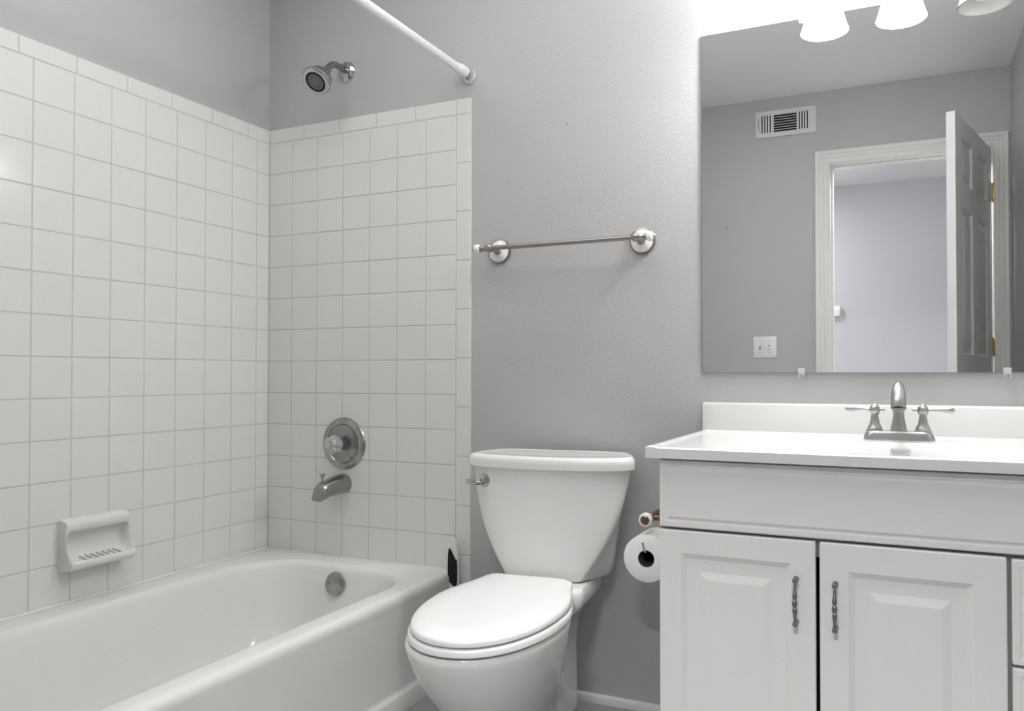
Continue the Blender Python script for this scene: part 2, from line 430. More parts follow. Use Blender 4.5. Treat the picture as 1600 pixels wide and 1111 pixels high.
# ================================================================== SHOWER FITTINGS
sh = thing('shower_fitting', 'chrome shower head on a bent arm high on the wall above the tile', 'shower head', (0.339, 0, 1.955))
bm = B(); lathe(bm, [(0.034, 0), (0.034, 0.003), (0.030, 0.007), (0.020, 0.010), (0.012, 0.012)], (0.339, 0, 1.955), (0, -1, 0), 36)
a = obj('flange', bm, 'chrome')
bm = B(); pts = spline([(0.339, 0, 1.955), (0.339, -0.035, 1.959), (0.3395, -0.065, 1.957), (0.340, -0.088, 1.942), (0.3415, -0.104, 1.921)], 6)
tube(bm, pts, 0.0108, 20); b_ = obj('arm', bm, 'chrome_dark')
hd = Vector((0.003, -0.060, -0.062)).normalized(); hb = Vector((0.3413, -0.098, 1.930))
bm = B(); lathe(bm, [(0.010, 0), (0.0135, 0.003), (0.0145, 0.012), (0.0165, 0.022), (0.026, 0.036), (0.036, 0.050), (0.041, 0.064), (0.043, 0.074), (0.043, 0.078)], hb, hd, 48)
c_ = obj('head', bm, 'chrome_dark')
bm = B(); lathe(bm, [(0.0435, 0.0755), (0.046, 0.078), (0.0475, 0.083), (0.046, 0.088), (0.041, 0.091), (0.0335, 0.0905), (0.0325, 0.086)], hb, hd, 48)
c2_ = obj('bezel', bm, 'chrome', label='bright chrome rim')
bm = B(); lathe(bm, [(0.0335, 0.084), (0.0335, 0.0900), (0.031, 0.0910), (0.0275, 0.0905)], hb, hd, 40)
d_ = obj('seal_ring', bm, 'black')
bm = B(); lathe(bm, [(0.0270, 0.085), (0.0270, 0.0905), (0.022, 0.0915), (0.008, 0.0915), (0.007, 0.0925), (0.002, 0.0925)], hb, hd, 36)
Fh = Matrix.Translation(hb) @ frame(hd)
e_ = obj('spray_face', bm, 'nozzle')
adopt(sh, a, b_, c_, c2_, d_, e_)
for rr, n, t0 in ((0.0235, 14, 0), (0.0165, 9, .3)):
    for i in range(n):
        an = 2 * math.pi * i / n + t0
        bm = B(); p = Fh @ Vector((rr * math.cos(an), rr * math.sin(an), 0.090))
        lathe(bm, [(0.0017, 0), (0.0014, 0.003)], p, hd, 8)
        z_ = obj('nozzle', bm, 'black'); z_.parent = e_

vx, vz = 0.339, 0.706
vt = thing('shower_valve', 'round chrome shower valve with clear knob on the tiled wall', 'shower valve', (vx, -0.006, vz))
bm = B(); lathe(bm, [(0.086, 0), (0.087, 0.003), (0.085, 0.007), (0.078, 0.0095), (0.066, 0.0105), (0.063, 0.0075), (0.060, 0.0075)], (vx, -0.004, vz), (0, -1, 0), 64)
a = obj('escutcheon_ring', bm, 'chrome_worn')
bm = B(); lathe(bm, [(0.0605, 0.001), (0.0605, 0.010), (0.050, 0.0135), (0.025, 0.017), (0.022, 0.017)], (vx, -0.004, vz), (0, -1, 0), 56)
b_ = obj('escutcheon_dome', bm, 'chrome_dark')  # darker chrome stands in for dark reflections on the dome
bm = B(); lathe(bm, [(0.021, 0), (0.021, 0.018), (0.019, 0.019), (0.019, 0.022), (0.015, 0.024)], (vx, -0.018, vz), (0, -1, 0), 32)
c_ = obj('stem', bm, 'chrome_dark')
bm = B()      # faceted knob
seg = 64; rings = []
for r, h in [(0.019, 0), (0.027, 0.003), (0.0305, 0.010), (0.0315, 0.020), (0.0285, 0.034), (0.0235, 0.043), (0.0175, 0.047)]:
    ring = []
    for i in range(seg):
        an = 2 * math.pi * i / seg; k = 1 - 0.085 * abs(math.sin(an * 4)) ** 0.8 * (1 if h > 0.002 else 0)
        ring.append((vx + r * k * math.cos(an), -0.041 - h, vz + r * k * math.sin(an)))
    rings.append(ring)
loft(bm, rings); d_ = obj('knob', bm, 'acrylic', label='clear acrylic knob')
bm = B(); lathe(bm, [(0.0105, 0.0), (0.0105, 0.0015), (0.007, 0.0025), (0.002, 0.0025)], (vx, -0.0875, vz), (0, -1, 0), 24)
e_ = obj('knob_cap', bm, 'brass_pale', label='small brassy cap')
adopt(vt, a, b_, c_, d_, e_)

st = thing('tub_spout', 'chrome tub spout with diverter knob below the shower valve', 'tub spout', (0.337, -0.006, 0.573))
bm = B()
secs = [(-0.005, 0.573, 0.034, 0.033), (-0.03, 0.5725, 0.0335, 0.032), (-0.06, 0.571, 0.031, 0.030), (-0.09, 0.5675, 0.028, 0.0275), (-0.112, 0.563, 0.026, 0.0265), (-0.127, 0.559, 0.0255, 0.0265), (-0.139, 0.553, 0.0245, 0.0235), (-0.147, 0.543, 0.0235, 0.017), (-0.151, 0.533, 0.023, 0.008)]
rings = []
for y, z, rx, rz in [(y_ * 0.885, z_ + max(0, -y_ - 0.10) * 0.10, a_, b_2) for y_, z_, a_, b_2 in secs]:
    ring = []
    for i in range(36):
        an = 2 * math.pi * i / 36; c, s = math.cos(an), math.sin(an)
        e = 0.75 if y < -0.05 else 1.0
        ring.append((0.337 + rx * math.copysign(abs(c) ** e, c), y, z + rz * math.copysign(abs(s) ** e, s)))
    rings.append(ring)
loft(bm, rings)
box(bm, (0.318, -0.132, 0.536), (0.356, -0.104, 0.560), 0.004, 2)
a = obj('body', bm, 'chrome_dull')
bm = B(); lathe(bm, [(0.004, 0), (0.004, 0.018), (0.006, 0.020), (0.0095, 0.023), (0.0098, 0.027), (0.006, 0.029), (0.001, 0.0292)], (0.337, -0.112, 0.588), (0, 0, 1), 20)
b_ = obj('diverter_knob', bm, 'chrome')
adopt(st, a, b_)

# soap dish on the left wall
sd = thing('soap_dish', 'white ceramic soap dish mounted on the tiled left wall', 'soap dish', (0.005, -0.655, 0.485))
YS0, YS1 = -0.755, -0.568      # near end, far end in Y
bm = B()
# profile (x out from wall, z) of solid body, open pocket in front
N = 28
def sprof(u):   # u 0..1 across width; returns outline list (x,z); end walls differ from pocket
    w = min(1.0, max(0.0, min(u, 1 - u) / 0.085)); w = w * w * (3 - 2 * w)
    e = min(1.0, min(u, 1 - u) / 0.03) ; e = math.sqrt(max(0.0, 1 - (1 - e) ** 2))
    xo = 0.004
    zt, zb = 0.553 - 0.006 * (1 - e), 0.418 + 0.006 * (1 - e)
    P = [(xo, zb)]
    front = [(0.028, zb - 0.001), (0.056, zb + 0.003), (0.066, zb + 0.010), (0.069, zb + 0.020), (0.064, zb + 0.027)]
    pocket = [(0.052, zb + 0.026), (0.030, zb + 0.030), (0.014, zb + 0.046), (0.009, zb + 0.072), (0.012, zb + 0.094), (0.022, zb + 0.100), (0.034, zb + 0.100)]
    side = [(0.0605, zb + 0.032), (0.053, zb + 0.040), (0.046, zb + 0.055), (0.043, zb + 0.072), (0.042, zb + 0.085), (0.042, zb + 0.094), (0.042, zb + 0.100)]
    top = [(0.040, zb + 0.104), (0.043, zb + 0.113), (0.042, zb + 0.124), (0.035, zt - 0.004), (0.022, zt)]
    mid = [(s[0] * (1 - w) + p[0] * w, s[1] * (1 - w) + p[1] * w) for s, p in zip(side, pocket)]
    P += front + mid + top + [(xo, zt)]
    k = 0.88 + 0.12 * e
    return [(xo + (x - xo) * k, z) for x, z in P]
us = [0, .006, .014, .025, .04, .055, .07, .085, .10, .13, .2, .3, .4, .5, .6, .7, .8, .87, .90, .915, .93, .945, .96, .975, .986, .994, 1]
loft(bm, [[(x, YS0 + u * (YS1 - YS0), z) for x, z in sprof(u)] for u in us])
a = obj('body', bm, 'soap', angle=70)
kids = [a]
for i in range(7):
    bm = B(); y = YS0 + 0.045 + i * 0.0165
    tube(bm, spline([(0.024, y, 0.449), (0.034, y, 0.4505), (0.048, y, 0.4485), (0.060, y, 0.4475), (0.065, y, 0.4425)], 3), 0.003, 8)
    kids.append(obj('ridge', bm, 'soap'))
adopt(sd, *kids)

# shower rod
rod = thing('shower_rod', 'white shower curtain rod running from the back wall above the tub edge', 'shower rod', (0.803, -0.76, 1.876))
bm = B(); tube(bm, [(0.803, -0.05, 1.876), (0.803, -1.48, 1.876)], 0.0125, 24); a = obj('tube', bm, 'rod')
ks = [a]
for y, s in ((-0.008, -1), (-1.52, 1)):
    bm = B(); lathe(bm, [(0.0145, 0), (0.0172, 0.003), (0.0178, 0.012), (0.0178, 0.032), (0.0165, 0.036), (0.0140, 0.040), (0.0138, 0.058), (0.0128, 0.062)], (0.803, y, 1.876), (0, s, 0), 28)
    ks.append(obj('end_cap', bm, 'rod'))
adopt(rod, *ks)
bm = B()
pts = [(0.8155 + 0.019 * math.cos(R(t)), -0.005, 1.866 + 0.022 * math.sin(R(t))) for t in range(150, 391, 12)]
tube(bm, pts, 0.0042, 10)
lathe(bm, [(0.019, 0.0), (0.019, 0.002), (0.004, 0.002)], (0.8155, 0.0, 1.866), (0, -1, 0), 28)
sk = obj('rod_socket', bm, 'clear'); center_origin(sk, (0.8155, 0, 1.866))
tag(sk, 'clear plastic cup socket stuck on the wall at the end of the shower rod', 'rod socket')

# ================================================================== TOILET
TX = 1.170
toilet = thing('toilet', 'white two-piece toilet with closed lid between tub and vanity', 'toilet', (1.165, -0.40, 0))
TROT = R(6.2); TC = Vector((1.151, -0.045, 0))
MT = Matrix.Translation(TC) @ Matrix.Rotation(TROT, 4, 'Z')
def tank_ring(t, z, grow=0.0):
    wf = 0.108 + 0.117 * (0.35 * t + 0.65 * (1 - (1 - t) ** 2.4)) + grow
    wb = 0.153 + 0.036 * t + grow; wm = (0.158 + 0.052 * t) + grow
    yb = 0.006 * t + grow * 0.3
    yf = -0.186 + 0.036 * t ** 0.8 - grow
    bul = 0.006 + 0.044 * t ** 0.7
    pts = [(wb - .012, yb), (wb, yb - 0.012), (wm, (yb + yf) / 2 + 0.01 * t)]
    n = 8
    c = 0.004 + 0.010 * t
    fr = [(wf + 0.000, yf + c * 2.2)]
    for i in range(n + 1):
        u = 1 - 2 * i / n
        x = wf * u * (1 - 0.0 * abs(u))
        y = yf - bul * (1 - abs(u) ** 2.2)
        if i in (0, n): x -= math.copysign(c, u); 
        fr.append((x, y))
    fr.append((-wf, yf + c * 2.2))
    pts = pts + fr + [(-wm, (yb + yf) / 2 + 0.01 * t), (-wb, yb - 0.012), (-wb + .012, yb)]
    pts = chaikin(pts, 2, 0.22)
    return [MT @ Vector((x, y, z)) for x, y in pts]
bm = B()
zs_ = [(0.0, 0.392, -0.012), (0.0, 0.395, -0.005), (0.0, 0.401, 0)] + [(t / 12, 0.401 + 0.286 * t / 12, 0) for t in range(1, 13)]
loft(bm, [tank_ring(t, z, g) for t, z, g in zs_])
tank = obj('tank', bm, 'china', angle=50)
bm = B()
loft(bm, [tank_ring(1, z, g) for z, g in [(0.685, 0.0), (0.685, 0.008), (0.687, 0.011), (0.700, 0.0115), (0.709, 0.0105), (0.7155, 0.007), (0.7185, 0.001), (0.7188, -0.010), (0.7178, -0.018), (0.7178, -0.06)]])
tlid = obj('tank_lid', bm, 'china', angle=50)
# lever
lv = Vector((1.000, -0.2300, 0.6475))
bm = B(); lathe(bm, [(0.0195, -0.006), (0.0195, 0.003), (0.017, 0.006), (0.008, 0.008), (0.007, 0.014), (0.004, 0.016)], lv, (-0.16, -1, 0), 28)
tube(bm, spline([(1.004, -0.248, 0.643), (0.988, -0.250, 0.642), (0.968, -0.250, 0.643), (0.950, -0.248, 0.645)], 4), [0.005] * 4 + [0.0065] * 4 + [0.007] * 4 + [0.005], 12)
lever = obj('flush_lever', bm, 'chrome', label='chrome flush lever')
# bowl in local coordinates: origin at hinge centre, -y to the front
PIV = Vector((1.146, -0.258, 0))
MB = Matrix.Translation(PIV) @ Matrix.Rotation(TROT, 4, 'Z')
def egg(hw, yb, yf, bw, z, ym=None, n=14, p=2.15, rot=MB):
    if ym is None: ym = yb + (yf - yb) * 0.42
    half = []
    for i in range(n):                      # back corner -> widest
        s = i / n; half.append((bw + (hw - bw) * (0.75 * (1 - math.cos(s * math.pi)) / 2 + 0.25 * math.sin(s * math.pi / 2)), yb + (ym - yb) * s))
    for i in range(n + 5):
        a = math.pi / 2 * i / (n + 4)
        half.append((hw * math.cos(a) ** (2 / p), ym + (yf - ym) * math.sin(a) ** (2 / p)))
    half[-1] = (0.0, yf)
    rnd = 0.012
    back = [(bw - rnd, yb + 0.0), (bw - rnd * .3, yb - 0.003)]
    half = back + [(bw, yb - rnd)] + [h for h in half if h[1] < yb - rnd - 0.004]
    # resample to a fixed number of points
    def resample(h, m):
        L = [0]
        for a, b in zip(h[:-1], h[1:]): L.append(L[-1] + math.dist(a, b))
        o = []
        for k in range(m):
            t = L[-1] * k / (m - 1); j = 0
            while j < len(L) - 2 and L[j + 1] < t: j += 1
            u = (t - L[j]) / max(1e-9, L[j + 1] - L[j])
            o.append(tuple(h[j][c] + (h[j + 1][c] - h[j][c]) * u for c in (0, 1)))
        return o
    half = resample(half, 48)
    pts = half + [(-x, y) for x, y in reversed(half[:-1])]
    return [rot @ Vector((x, y, z)) for x, y in pts]
bm = B()
OFF = Matrix.Translation((-0.006, 0, 0))
bowl = [  # z, halfwidth, yb, yf, back width
    (0.000, 0.100, 0.135, -0.300, 0.085), (0.012, 0.101, 0.135, -0.302, 0.085), (0.018, 0.094, 0.132, -0.292, 0.078), (0.05, 0.088, 0.128, -0.280, 0.066),
    (0.09, 0.088, 0.12, -0.285, 0.055), (0.125, 0.098, 0.11, -0.318, 0.050), (0.155, 0.112, 0.08, -0.355, 0.050), (0.19, 0.127, 0.05, -0.398, 0.055),
    (0.23, 0.143, 0.03, -0.435, 0.065), (0.27, 0.155, 0.01, -0.468, 0.08), (0.31, 0.165, 0.0, -0.494, 0.095), (0.335, 0.170, 0.0, -0.506, 0.105),
    (0.350, 0.173, 0.0, -0.512, 0.11), (0.360, 0.1735, 0.0, -0.513, 0.11), (0.366, 0.170, 0.0, -0.509, 0.11)]
loft(bm, [egg(hw, yb, yf, bw, z, rot=OFF @ MB) for z, hw, yb, yf, bw in bowl])
# rear deck carrying the tank
loft(bm, [[MT @ v for v in rrect(-w, w, yb, -0.02, 0.03, z)] for w, yb, z in [(0.055, -0.20, 0.02), (0.052, -0.20, 0.20), (0.060, -0.22, 0.27), (0.085, -0.24, 0.315), (0.112, -0.26, 0.338), (0.122, -0.26, 0.352), (0.124, -0.26, 0.382), (0.118, -0.25, 0.392)]])
# trapway bulge on the right flank
tube(bm, spline([MB @ Vector(p) for p in [(0.045, -0.22, 0.19), (0.058, -0.12, 0.215), (0.058, -0.02, 0.19), (0.056, 0.035, 0.10), (0.054, 0.04, 0.012)]], 5), [0.030] * 5 + [0.032] * 5 + [0.034] * 5 + [0.032] * 5 + [0.030], 18)
bowl_o = obj('bowl', bm, 'china', angle=55)
bm = B()
S_ = [(0.3655, -0.018), (0.3700, -0.017), (0.3705, 0.0), (0.372, 0.0035), (0.382, 0.0035), (0.3850, 0.001), (0.3860, -0.004), (0.3862, -0.012), (0.3890, -0.0125), (0.3890, -0.04)]
loft(bm, [egg(0.168 + g, -0.004, -0.510 - g, 0.118 + g * .5, z + 0.001) for z, g in S_])
seat = obj('seat', bm, 'seat', angle=50)
bm = B()
S_ = [(0.3900, -0.014), (0.3905, -0.002), (0.393, 0.001), (0.399, 0.001), (0.4030, -0.001), (0.4050, -0.005), (0.4075, -0.018), (0.4108, -0.033), (0.4112, -0.035), (0.4118, -0.07)]
loft(bm, [egg(0.165 + g, 0.002 + min(0, g * .25), -0.508 - g, 0.120 + g * .5, z) for z, g in S_])
lid = obj('seat_lid', bm, 'seat', angle=50)
ks = [tank, tlid, lever, bowl_o, seat, lid]
for s in (-1, 1):
    bm = B(); c = MB @ Vector((s * 0.075, 0.012, 0.372))
    lathe(bm, [(0.014, 0), (0.0145, 0.012), (0.012, 0.020), (0.003, 0.022)], c, (0, 0, 1), 20)
    ks.append(obj('hinge', bm, 'seat'))
adopt(toilet, *ks)

# ================================================================== TOWEL BAR
tb = thing('towel_bar', 'satin metal towel bar with white porcelain rosettes above the toilet', 'towel bar', (1.148, 0, 1.311))
yb_, zb_ = -0.068, 1.311
bm = B(); lathe(bm, [(0.0072, 0.002), (0.0072, 0.446)], (0.924, yb_, zb_), (1, 0, 0), 24); kids = [obj('bar', bm, 'bronze')]
for x, s in ((0.922, -1), (1.375, 1)):
    bm = B(); lathe(bm, [(0.033, 0.004), (0.0325, 0.008), (0.028, 0.0105), (0.016, 0.014), (0.013, 0.016)], (x, 0, zb_), (0, -1, 0), 40)
    ros = obj('rosette', bm, 'porcelain', label='white porcelain rosette'); kids.append(ros)
    bm = B(); lathe(bm, [(0.0345, 0), (0.037, 0.001), (0.0378, 0.004), (0.0365, 0.008), (0.0335, 0.009), (0.032, 0.0075)], (x, 0, zb_), (0, -1, 0), 44)
    kids.append(obj('ring', bm, 'bronze'))
    bm = B(); lathe(bm, [(0.0125, 0.012), (0.013, 0.018), (0.0095, 0.022), (0.008, 0.030), (0.0075, 0.045), (0.0085, 0.054), (0.011, 0.060), (0.0125, 0.068), (0.011, 0.076), (0.006, 0.0805), (0.001, 0.0815)], (x, 0, zb_), (0, -1, 0), 28)
    kids.append(obj('post', bm, 'bronze'))
    bm = B(); lathe(bm, [(0.0085, 0.004), (0.0105, 0.011), (0.0085, 0.016), (0.0055, 0.019), (0.0055, 0.0215), (0.0090, 0.0235), (0.0098, 0.0275), (0.0085, 0.0315)], (x, yb_, zb_), (s, 0, 0), 24)
    fin = obj('finial', bm, 'bronze'); kids.append(fin)
    bm = B(); lathe(bm, [(0.0075, 0.031), (0.0125, 0.034), (0.0142, 0.040), (0.0135, 0.046), (0.009, 0.051), (0.006, 0.052)], (x, yb_, zb_), (s, 0, 0), 28)
    kids.append(obj('finial_knob', bm, 'porcelain', label='white porcelain knob'))
    bm = B(); lathe(bm, [(0.0072, 0.0515), (0.0065, 0.054), (0.003, 0.0575), (0.0005, 0.059)], (x, yb_, zb_), (s, 0, 0), 18)
    kids.append(obj('finial_tip', bm, 'bronze'))
adopt(tb, *kids)

# ================================================================== VANITY CABINET
VX0 = 1.568; VY = -0.497; VT = 0.762
van = thing('vanity_cabinet', 'white vanity cabinet with raised-panel doors under the sink top', 'cabinet', (2.05, -0.26, 0))
bm = B()
box(bm, (VX0, VY, 0.10), (VX0 + 0.016, -0.001, VT)); box(bm, (XR - 0.018, VY, 0.10), (XR - 0.002, -0.001, VT))
box(bm, (VX0 + .016, -0.02, 0.10), (XR - .018, -0.001, 0.70)); box(bm, (VX0 + .016, VY + .02, 0.10), (XR - .018, -0.02, 0.116))
box(bm, (VX0 + 0.002, VY + 0.06, 0.0), (XR - .002, VY + 0.076, 0.10))
body = obj('body', bm, 'cabinet', smooth=False)
bm = B()    # face frame
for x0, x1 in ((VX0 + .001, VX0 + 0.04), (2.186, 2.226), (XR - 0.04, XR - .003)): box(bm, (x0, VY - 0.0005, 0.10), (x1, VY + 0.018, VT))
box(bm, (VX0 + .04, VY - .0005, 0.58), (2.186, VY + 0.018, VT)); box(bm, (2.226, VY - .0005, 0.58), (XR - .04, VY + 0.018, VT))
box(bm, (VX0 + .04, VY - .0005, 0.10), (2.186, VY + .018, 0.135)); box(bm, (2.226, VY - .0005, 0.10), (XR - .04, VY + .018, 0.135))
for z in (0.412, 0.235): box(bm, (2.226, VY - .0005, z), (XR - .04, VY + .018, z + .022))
ff = obj('face_frame', bm, 'cabinet_dark', smooth=False, label='face frame coloured dark for the shade in the gaps')
bm = B(); box(bm, (VX0 + .04, VY + .1, .135), (2.186, VY + .104, .58)); inn = obj('interior_shade_sheet', bm, 'dark', smooth=False)  # black sheet in place of the unlit cabinet interior
kids = [body, ff, inn]
FT = 0.018
def front(x0, x1, z0, z1, name, stile=None, flat=False):
    bm = B(); w = x1 - x0; h = z1 - z0
    if flat: panelled(bm, w, h, FT, [0, w], [0, h], [(0, 0)], [(0.012, 0.0), (0.004, 0.0022), (0.006, -0.0040)])
    else:
        s = stile
        xs = [0, s, w - s, w]; zs = [0, s, h - s, h]
        panelled(bm, w, h, FT, xs, zs, [(1, 1)], [(0.011, 0.006), (0.025, 0.0005), (0.016, -0.0038)])
    # round the outer edge with a chamfer: move front border back
    for v in bm.verts:
        if abs(v.co.y) < 1e-6 and (v.co.x < 1e-6 or v.co.x > w - 1e-6 or v.co.z < 1e-6 or v.co.z > h - 1e-6): v.co.y = 0.0
    o = obj(name, bm, 'cabinet', smooth=False)
    md = o.modifiers.new('edge', 'BEVEL'); md.width = 0.0028; md.segments = 2; md.limit_method = 'ANGLE'; md.angle_limit = R(50)
    o.location = (x0, VY - 0.0008 - FT, z0)
    return o
def bead(x0, x1, z0, z1):
    return None
dl = front(1.571, 1.8815, 0.118, 0.6125, 'door', 0.046); dr = front(1.8885, 2.2025, 0.118, 0.6125, 'door', 0.052)
ap = front(1.571, XR - 0.014, 0.6185, 0.7575, 'false_front', flat=True)
dws = [front(2.2095, XR - 0.014, 0.4255, 0.6105, 'drawer', flat=True), front(2.2095, XR - 0.014, 0.2475, 0.420, 'drawer', flat=True), front(2.2095, XR - 0.014, 0.118, 0.242, 'drawer', flat=True)]
kids += [dl, dr, ap] + dws
adopt(van, *kids)
def pull(x, z0, z1, parent, horiz=False):
    bm = B(); y = 0.0; zc = (z0 + z1) / 2; hl = (z1 - z0) / 2
    for s in (-1, 1):
        lathe(bm, [(0.0052, 0), (0.0055, 0.002), (0.0042, 0.004), (0.0036, 0.010), (0.0042, 0.017), (0.0055, 0.021), (0.0045, 0.025), (0.001, 0.026)], (0, y, s * hl), (0, -1, 0), 16)
    pr = [(-hl, 0.0032, 0), (-hl + .008, 0.0026, -.003), (-hl + 0.018, 0.0033, -.005), (-0.016, 0.0044, -.0065), (-0.010, 0.0042, -.007), (-0.0075, 0.0030, -.007), (-0.005, 0.0045, -.007), (0, 0.0052, -.007), (0.005, 0.0045, -.007), (0.0075, 0.0030, -.007), (0.010, 0.0042, -.007), (0.016, 0.0044, -.0065), (hl - 0.018, 0.0033, -.005), (hl - .008, 0.0026, -.003), (hl, 0.0032, 0)]
    q = spline(pr, 3)
    tube(bm, [(0, -0.020 + d, z) for z, r, d in q], [r for z, r, d in q], 14)
    o = obj('handle', bm, 'pewter', label='pewter bar handle')
    if horiz: o.rotation_euler = (0, R(90), 0)
    o.parent = parent
    o.location = Vector((x, VY - 0.0008 - FT, zc)) - Vector(parent.location) - Vector(van.location)
    return o
pull(1.8455, 0.455, 0.538, dl); pull(1.9175, 0.453, 0.536, dr)
for d, z in zip(dws, (0.518, 0.334, 0.18)): pull(2.365, z - .0415, z + .0415, d, True)

# ------------------------------------------------------------------ sink top (cultured marble, integral bowl)
ct = thing('countertop', 'white cultured marble vanity top with integral basin and backsplash', 'sink top', (2.04, -0.27, 0.762))
CX0 = 1.5467; CX1 = XR - 0.001; CY = -0.536; ZT = 0.7835
BX, BY, AX, AY = 2.035, -0.345, 0.235, 0.150
def ssm(a, b, x):
    t = min(1, max(0, (x - a) / (b - a))); return t * t * (3 - 2 * t)
def topz(x, y):
    r = math.sqrt(((x - BX) / AX) ** 2 + ((y - BY) / AY) ** 2)
    z = ZT
    z += 0.004 * (1 - ssm(0.010, 0.030, x - CX0)) ; z += 0.0015 * (1 - ssm(0.010, 0.030, y - CY)) * ssm(-0.03, 0.012, x - CX0)
    z = min(z, ZT + 0.004)
    if r < 1.05: z -= 0.004 * (1 - ssm(0.99, 1.05, r))
    if r < 1.0: z -= 0.120 * (1 - r ** 3.2) * (0.35 + 0.65 * ssm(1.0, 0.90, r))
    if y > -0.034: z = max(z, ZT + 0.005 * ssm(-0.034, -0.020, y) ** 2)
    return z
bm = B(); NX, NY = 150, 84
grid = [[None] * (NY + 1) for _ in range(NX + 1)]
for i in range(NX + 1):
    for j in range(NY + 1):
        x = CX0 + (CX1 - CX0) * i / NX; y = CY + (-0.020 - CY) * j / NY
        ez = 0.0
        if i == 0 or j == 0: ez = -0.003
        xx = x; yy = y
        grid[i][j] = bm.verts.new((xx, yy, topz(x, y) + ez))
for i in range(NX):
    for j in range(NY): bm.faces.new((grid[i][j], grid[i+1][j], grid[i+1][j+1], grid[i][j+1]))
# sides
lo = lambda v: bm.verts.new((v.co.x, v.co.y, 0.7622))
fr = [grid[i][0] for i in range(NX + 1)]; frl = [lo(v) for v in fr]
for i in range(NX): bm.faces.new((frl[i], frl[i+1], fr[i+1], fr[i]))
lf = [grid[0][j] for j in range(NY + 1)]; lfl = [frl[0]] + [lo(v) for v in lf[1:]]
for j in range(NY): bm.faces.new((lf[j], lf[j+1], lfl[j+1], lfl[j]))
# underside rim strip
u1 = [bm.verts.new((v.co.x, v.co.y + 0.03, 0.7622)) for v in frl]
for i in range(NX): bm.faces.new((frl[i+1], frl[i], u1[i], u1[i+1]))
slab = obj('slab', bm, 'marble', angle=50)
bm = B()
rings = []
for x, k in [(CX0, 0.0025), (CX0 + 0.0025, 0), (CX1, 0)]:
    rings.append([(x, -0.0005, 0.763), (x, -0.0225 + k, 0.763), (x, -0.0225 + k, 0.785), (x, -0.0205 + k, 0.800), (x, -0.020 + k, 0.855 - k), (x, -0.0175 + k, 0.860 - k), (x, -0.013, 0.8612 - k), (x, -0.0005, 0.8612 - k)])
loft(bm, rings); bs = obj('backsplash', bm, 'marble', angle=50)
# small label on the back wall of the basin
bm = B()
LX, LY = 2.033, -0.2155
box(bm, (-0.0205, -0.0008, -0.0070), (0.0205, 0.0, 0.0070), 0.0004, 1)
lab = obj('sticker', bm, 'label', label='small grey sticker inside the basin')
n_ = Vector((0, -0.75, 1)).normalized()
lab.location = (2.0325, -0.2058, 0.7640); lab.rotation_euler = (R(-18), 0, 0)
inks = []
for i in range(9):
    x = -0.0175 + i * 0.0039
    bm = B(); hgt = random.uniform(0.0012, 0.0021)
    box(bm, (x, -0.0012, 0.0005 - hgt), (x + 0.0022, -0.0008, 0.0005 + hgt * (0.6 if i % 3 else 1.3)))
    inks.append(obj('letter', bm, 'ink', smooth=False))
bm = B(); box(bm, (-0.015, -0.0012, -0.0045), (0.015, -0.0008, -0.0038)); inks.append(obj('letter', bm, 'ink', smooth=False))
adopt(ct, slab, bs, lab)
for k_ in inks: k_.parent = lab
bm = B(); lathe(bm, [(0.024, 0), (0.024, 0.003), (0.018, 0.004), (0.017, 0.001), (0.002, 0.001)], (BX, BY, topz(BX, BY)), (0, 0, 1), 28)
adopt(ct, obj('drain', bm, 'nickel'))

# ------------------------------------------------------------------ faucet
FX, FY, FZ = 2.0290, -0.105, 0.7835
fa = thing('faucet', 'brushed nickel two-handle faucet behind the basin', 'faucet', (FX, FY, FZ))
bm = B()
loft(bm, [rrect(FX - w, FX + w, FY - d, FY + d, r, FZ + z) for w, d, r, z in [(0.0765, 0.0285, 0.018, 0.0), (0.0765, 0.0285, 0.018, 0.002), (0.0745, 0.0265, 0.018, 0.010), (0.0715, 0.0245, 0.018, 0.017), (0.0695, 0.0225, 0.018, 0.0195), (0.066, 0.019, 0.017, 0.0205)]])
kids = [obj('base', bm, 'nickel')]
bm = B()
q = spline([(FY, 0.802, 0.0195), (FY, 0.806, 0.0185), (FY, 0.825, 0.0145), (FY, 0.842, 0.0120), (FY, 0.860, 0.0110), (FY - .002, 0.878, 0.0095), (FY - .010, 0.898, 0.0070), (FY - .026, 0.911, 0.0072), (FY - .048, 0.908, 0.0115), (FY - .068, 0.894, 0.0148), (FY - .082, 0.876, 0.0160), (FY - .088, 0.860, 0.0163)], 4)
tube(bm, [(FX, y, z) for y, z, r in q], [r for y, z, r in q], 28)
kids.append(obj('spout', bm, 'nickel'))
bm = B(); lathe(bm, [(0.0125, 0), (0.0125, 0.009), (0.010, 0.0095), (0.009, 0.006)], (FX, FY - 0.088, 0.8605), (0, -0.08, -1), 24)
kids.append(obj('aerator', bm, 'nickel'))
